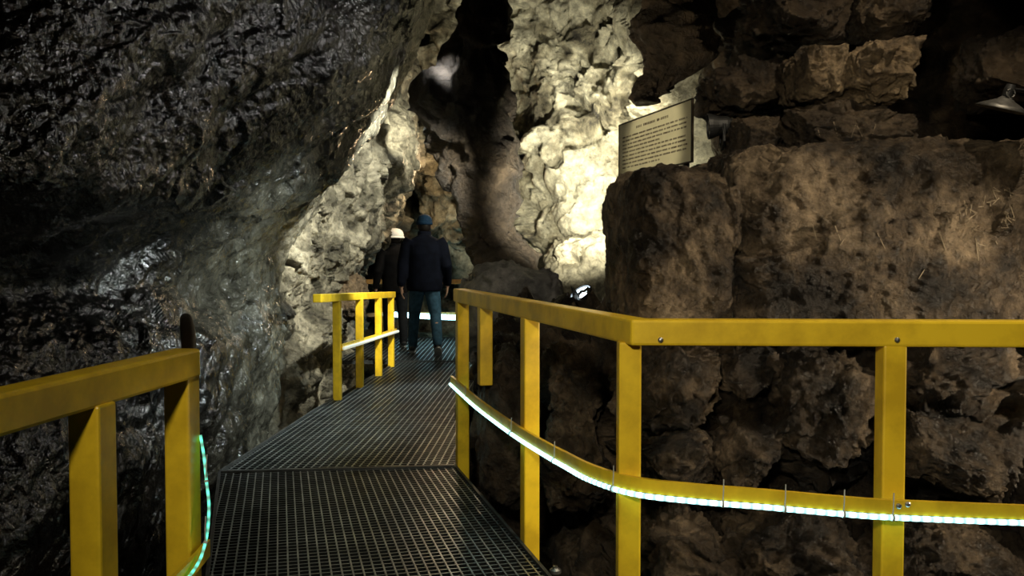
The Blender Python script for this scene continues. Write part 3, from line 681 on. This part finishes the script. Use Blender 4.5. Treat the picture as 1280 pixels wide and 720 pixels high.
    for v in bm.verts:
        if v.co.y > .06 and v.co.z < 1.67: v.co.y = .05
        if v.co.z < 1.545: v.co.z = 1.545
    mk('hair', bm, M['hair'], root, local=True, smooth=True)
    bm = bmesh.new(); o0 = (0, .025, 1.65)
    prof = [(.0905, -.015), (.096, -.015), (.098, .015), (.097, .03), (.093, .05), (.08, .078), (.055, .1), (.025, .11), (0, .112)]
    lathe(bm, [(r*hs, h*min(hs, 1.12)) for r, h in prof], o0, (0, 0, 1), 32)
    for v in bm.verts: v.co.y = o0[1]+(v.co.y-o0[1])*1.12
    ht = mk('hat', bm, M[hat], root, local=True, smooth=True)
    bm = bmesh.new()
    if hat == 'teal':
        lathe(bm, [(.094, -.02), (.1, -.022), (.104, 0), (.1, .022), (.094, .02)], o0, (0, 0, 1), 32)
        for v in bm.verts: v.co.y = o0[1]+(v.co.y-o0[1])*1.12
        mk('hat_cuff', bm, M[hat], ht, local=True, smooth=True)
    else:
        lathe(bm, [(r*hs, h*hs) for r, h in [(.09, .0), (.1, .004), (.112, -.012), (.11, -.018), (.096, -.01)]], o0, (0, 0, 1), 32)
        for v in bm.verts: v.co.y = o0[1]+(v.co.y-o0[1])*1.1
        mk('hat_brim', bm, M[hat], ht, local=True, smooth=True)
    return root
person('person walking away in near-black jacket, blue jeans and dark blue hat', (-1.08, 10.95, .0), .08, .985, 'navy', 'jeans', 'teal', .29, (-.12, .16), 1.14, .16, lift=.09)
person('person in dark coat and rounded white hat, half hidden ahead of the other walker', (-1.58, 12.0, .0), .25, .9, 'coat', 'trouser', 'white', .14, (.05, .03), 1.0, hs=1.34)

# ------------------------------------------------------------------ lights
def lamp(name, kind, loc, aim, power, col, size=.05, cone=60, blend=.5):
    l = bpy.data.lights.new(name, kind); l.energy = power; l.color = col
    o = bpy.data.objects.new(name, l); COL.objects.link(o); o.location = loc
    if kind == 'SPOT': l.spot_size = math.radians(cone); l.spot_blend = blend; l.shadow_soft_size = size
    else: l.shadow_soft_size = size
    o.rotation_euler = (Vector(aim)-Vector(loc)).to_track_quat('-Z', 'Y').to_euler(); return o
WARM = (1, .94, .74)
lamp('key_lamp', 'SPOT', (-.4, -1.1, 2.4), (.45, 2.6, .92), 300, (1, .91, .7), .12, 56, .85)
lamp('wall_lamp_up', 'SPOT', (.5, 7.4, 1.4), P(700, 190, 11), 900, WARM, .04, 72, .9)
lamp('wall_fill_side', 'SPOT', (1.12, 8.2, 1.45), (.65, 10.8, 2.2), 220, WARM, .03, 90, .9)  # added spot hidden behind the boulder, raking the back wall
lamp('wall_fill_high', 'SPOT', (1.5, 9.0, 3.2), P(705, 200, 10.8), 380, WARM, .03, 86, .6)  # unseen spot added to bring out relief on the back wall
lamp('wall_fill_passage', 'POINT', P(530, 215, 11.8)+Vector((.3, 0, 0)), (0, 0, 0), 40, (1, .7, .4), .1)  # unseen point light for the warm patch above the walkers
lamp('cleft_fill', 'SPOT', (-.75, 10.2, 3.1), (-1.05, 12.3, 4.3), 28, (1, .88, .64), .06, 70, .5)  # added light for the rock at the top of the cleft
lamp('left_far_fill', 'SPOT', (.05, 6.9, 2.9), (-1.8, 8.8, 1.5), 1000, (1, .97, .82), .04, 54, .5)  # added spot without a fixture, lights the far left wall
lamp('left_far_fill_high', 'SPOT', (-.75, 9.65, 2.6), (-1.5, 10.6, 2.7), 110, (1, .94, .74), .08, 62, .5)  # second added spot, brightens the upper far left wall
lamp('people_fill', 'SPOT', (-.6, 8.4, 3.3), (-1.25, 11.3, .9), 150, (.94, .98, 1), .08, 34, .6)  # unseen fill added so the walkers show
lamp('wet_wall_fill', 'SPOT', (.9, 5.8, 3.0), (-1.4, 5.0, 2.1), 66, (1, .97, .9), .045, 80, .7)  # unseen spot placed for glints on the wet overhang
lamp('wet_wall_fill_low', 'SPOT', (.5, 6.0, 1.7), (-1.8, 6.1, .6), 330, (.9, 1, .94), .04, 70, .7)  # added invisible light for the lower wet wall
lamp('boulder_fill', 'SPOT', (1.8, 2.7, 3.15), (1.5, 3.6, 1.3), 92, (1, .84, .6), .025, 96, .5)  # grazing light added for relief on the boulder, no fixture
lamp('block_fill', 'SPOT', (.5, 1.6, 1.7), (1.62, 3.9, 2.08), 62, (1, .85, .58), .03, 16, .4)  # narrow added spot on the two tan blocks
lamp('pillar_fill', 'SPOT', (.85, 5.6, 2.7), (-.1, 8.2, 1.2), 50, (1, .88, .7), .05, 34, .7)  # soft fill added for the pillar and grey dome
lamp('pendant_fill', 'SPOT', (.2, 6.0, 1.5), (1.2, 7.1, 2.9), 60, (1, .82, .54), .08, 60, .5)  # invisible fill added to lift the hanging pendant
lamp('sign_fill', 'SPOT', (-.5, 4.2, 2.7), (.8, 4.95, 1.85), 62, (1, .92, .68), .05, 26, .5)  # small unseen light added to brighten the sign panel
lamp('walkway_fill', 'SPOT', (-.85, 9.6, 3.4), (-.9, 7.0, 0), 680, (.84, 1, 1), .25, 44, .7)  # unseen spot added for sheen on the grating
lamp('lower_rock_fill', 'SPOT', (2.7, 2.72, .95), (1.0, 3.7, .3), 100, (1, .84, .6), .02, 100, .6)  # added raking light over the stones under the handrail
lamp('lower_rock_fill_left', 'SPOT', (.5, 2.8, .85), (.85, 3.8, .2), 9, (1, .84, .58), .03, 120, .6)  # weak added fill from the left for the same stones
w = bpy.data.worlds.new('World'); S.world = w; w.use_nodes = True
w.node_tree.nodes['Background'].inputs[0].default_value = (.5, .6, .7, 1); w.node_tree.nodes['Background'].inputs[1].default_value = .004
S.view_settings.view_transform = 'Standard'; S.view_settings.look = 'None'
cd = bpy.data.cameras.new('Camera'); co = bpy.data.objects.new('Camera', cd); COL.objects.link(co)
co.location = CAM; co.rotation_euler = (math.pi/2-PIT, 0, 0); cd.sensor_width = 36; cd.lens = F/1280*36; cd.clip_start = .05
S.camera = co
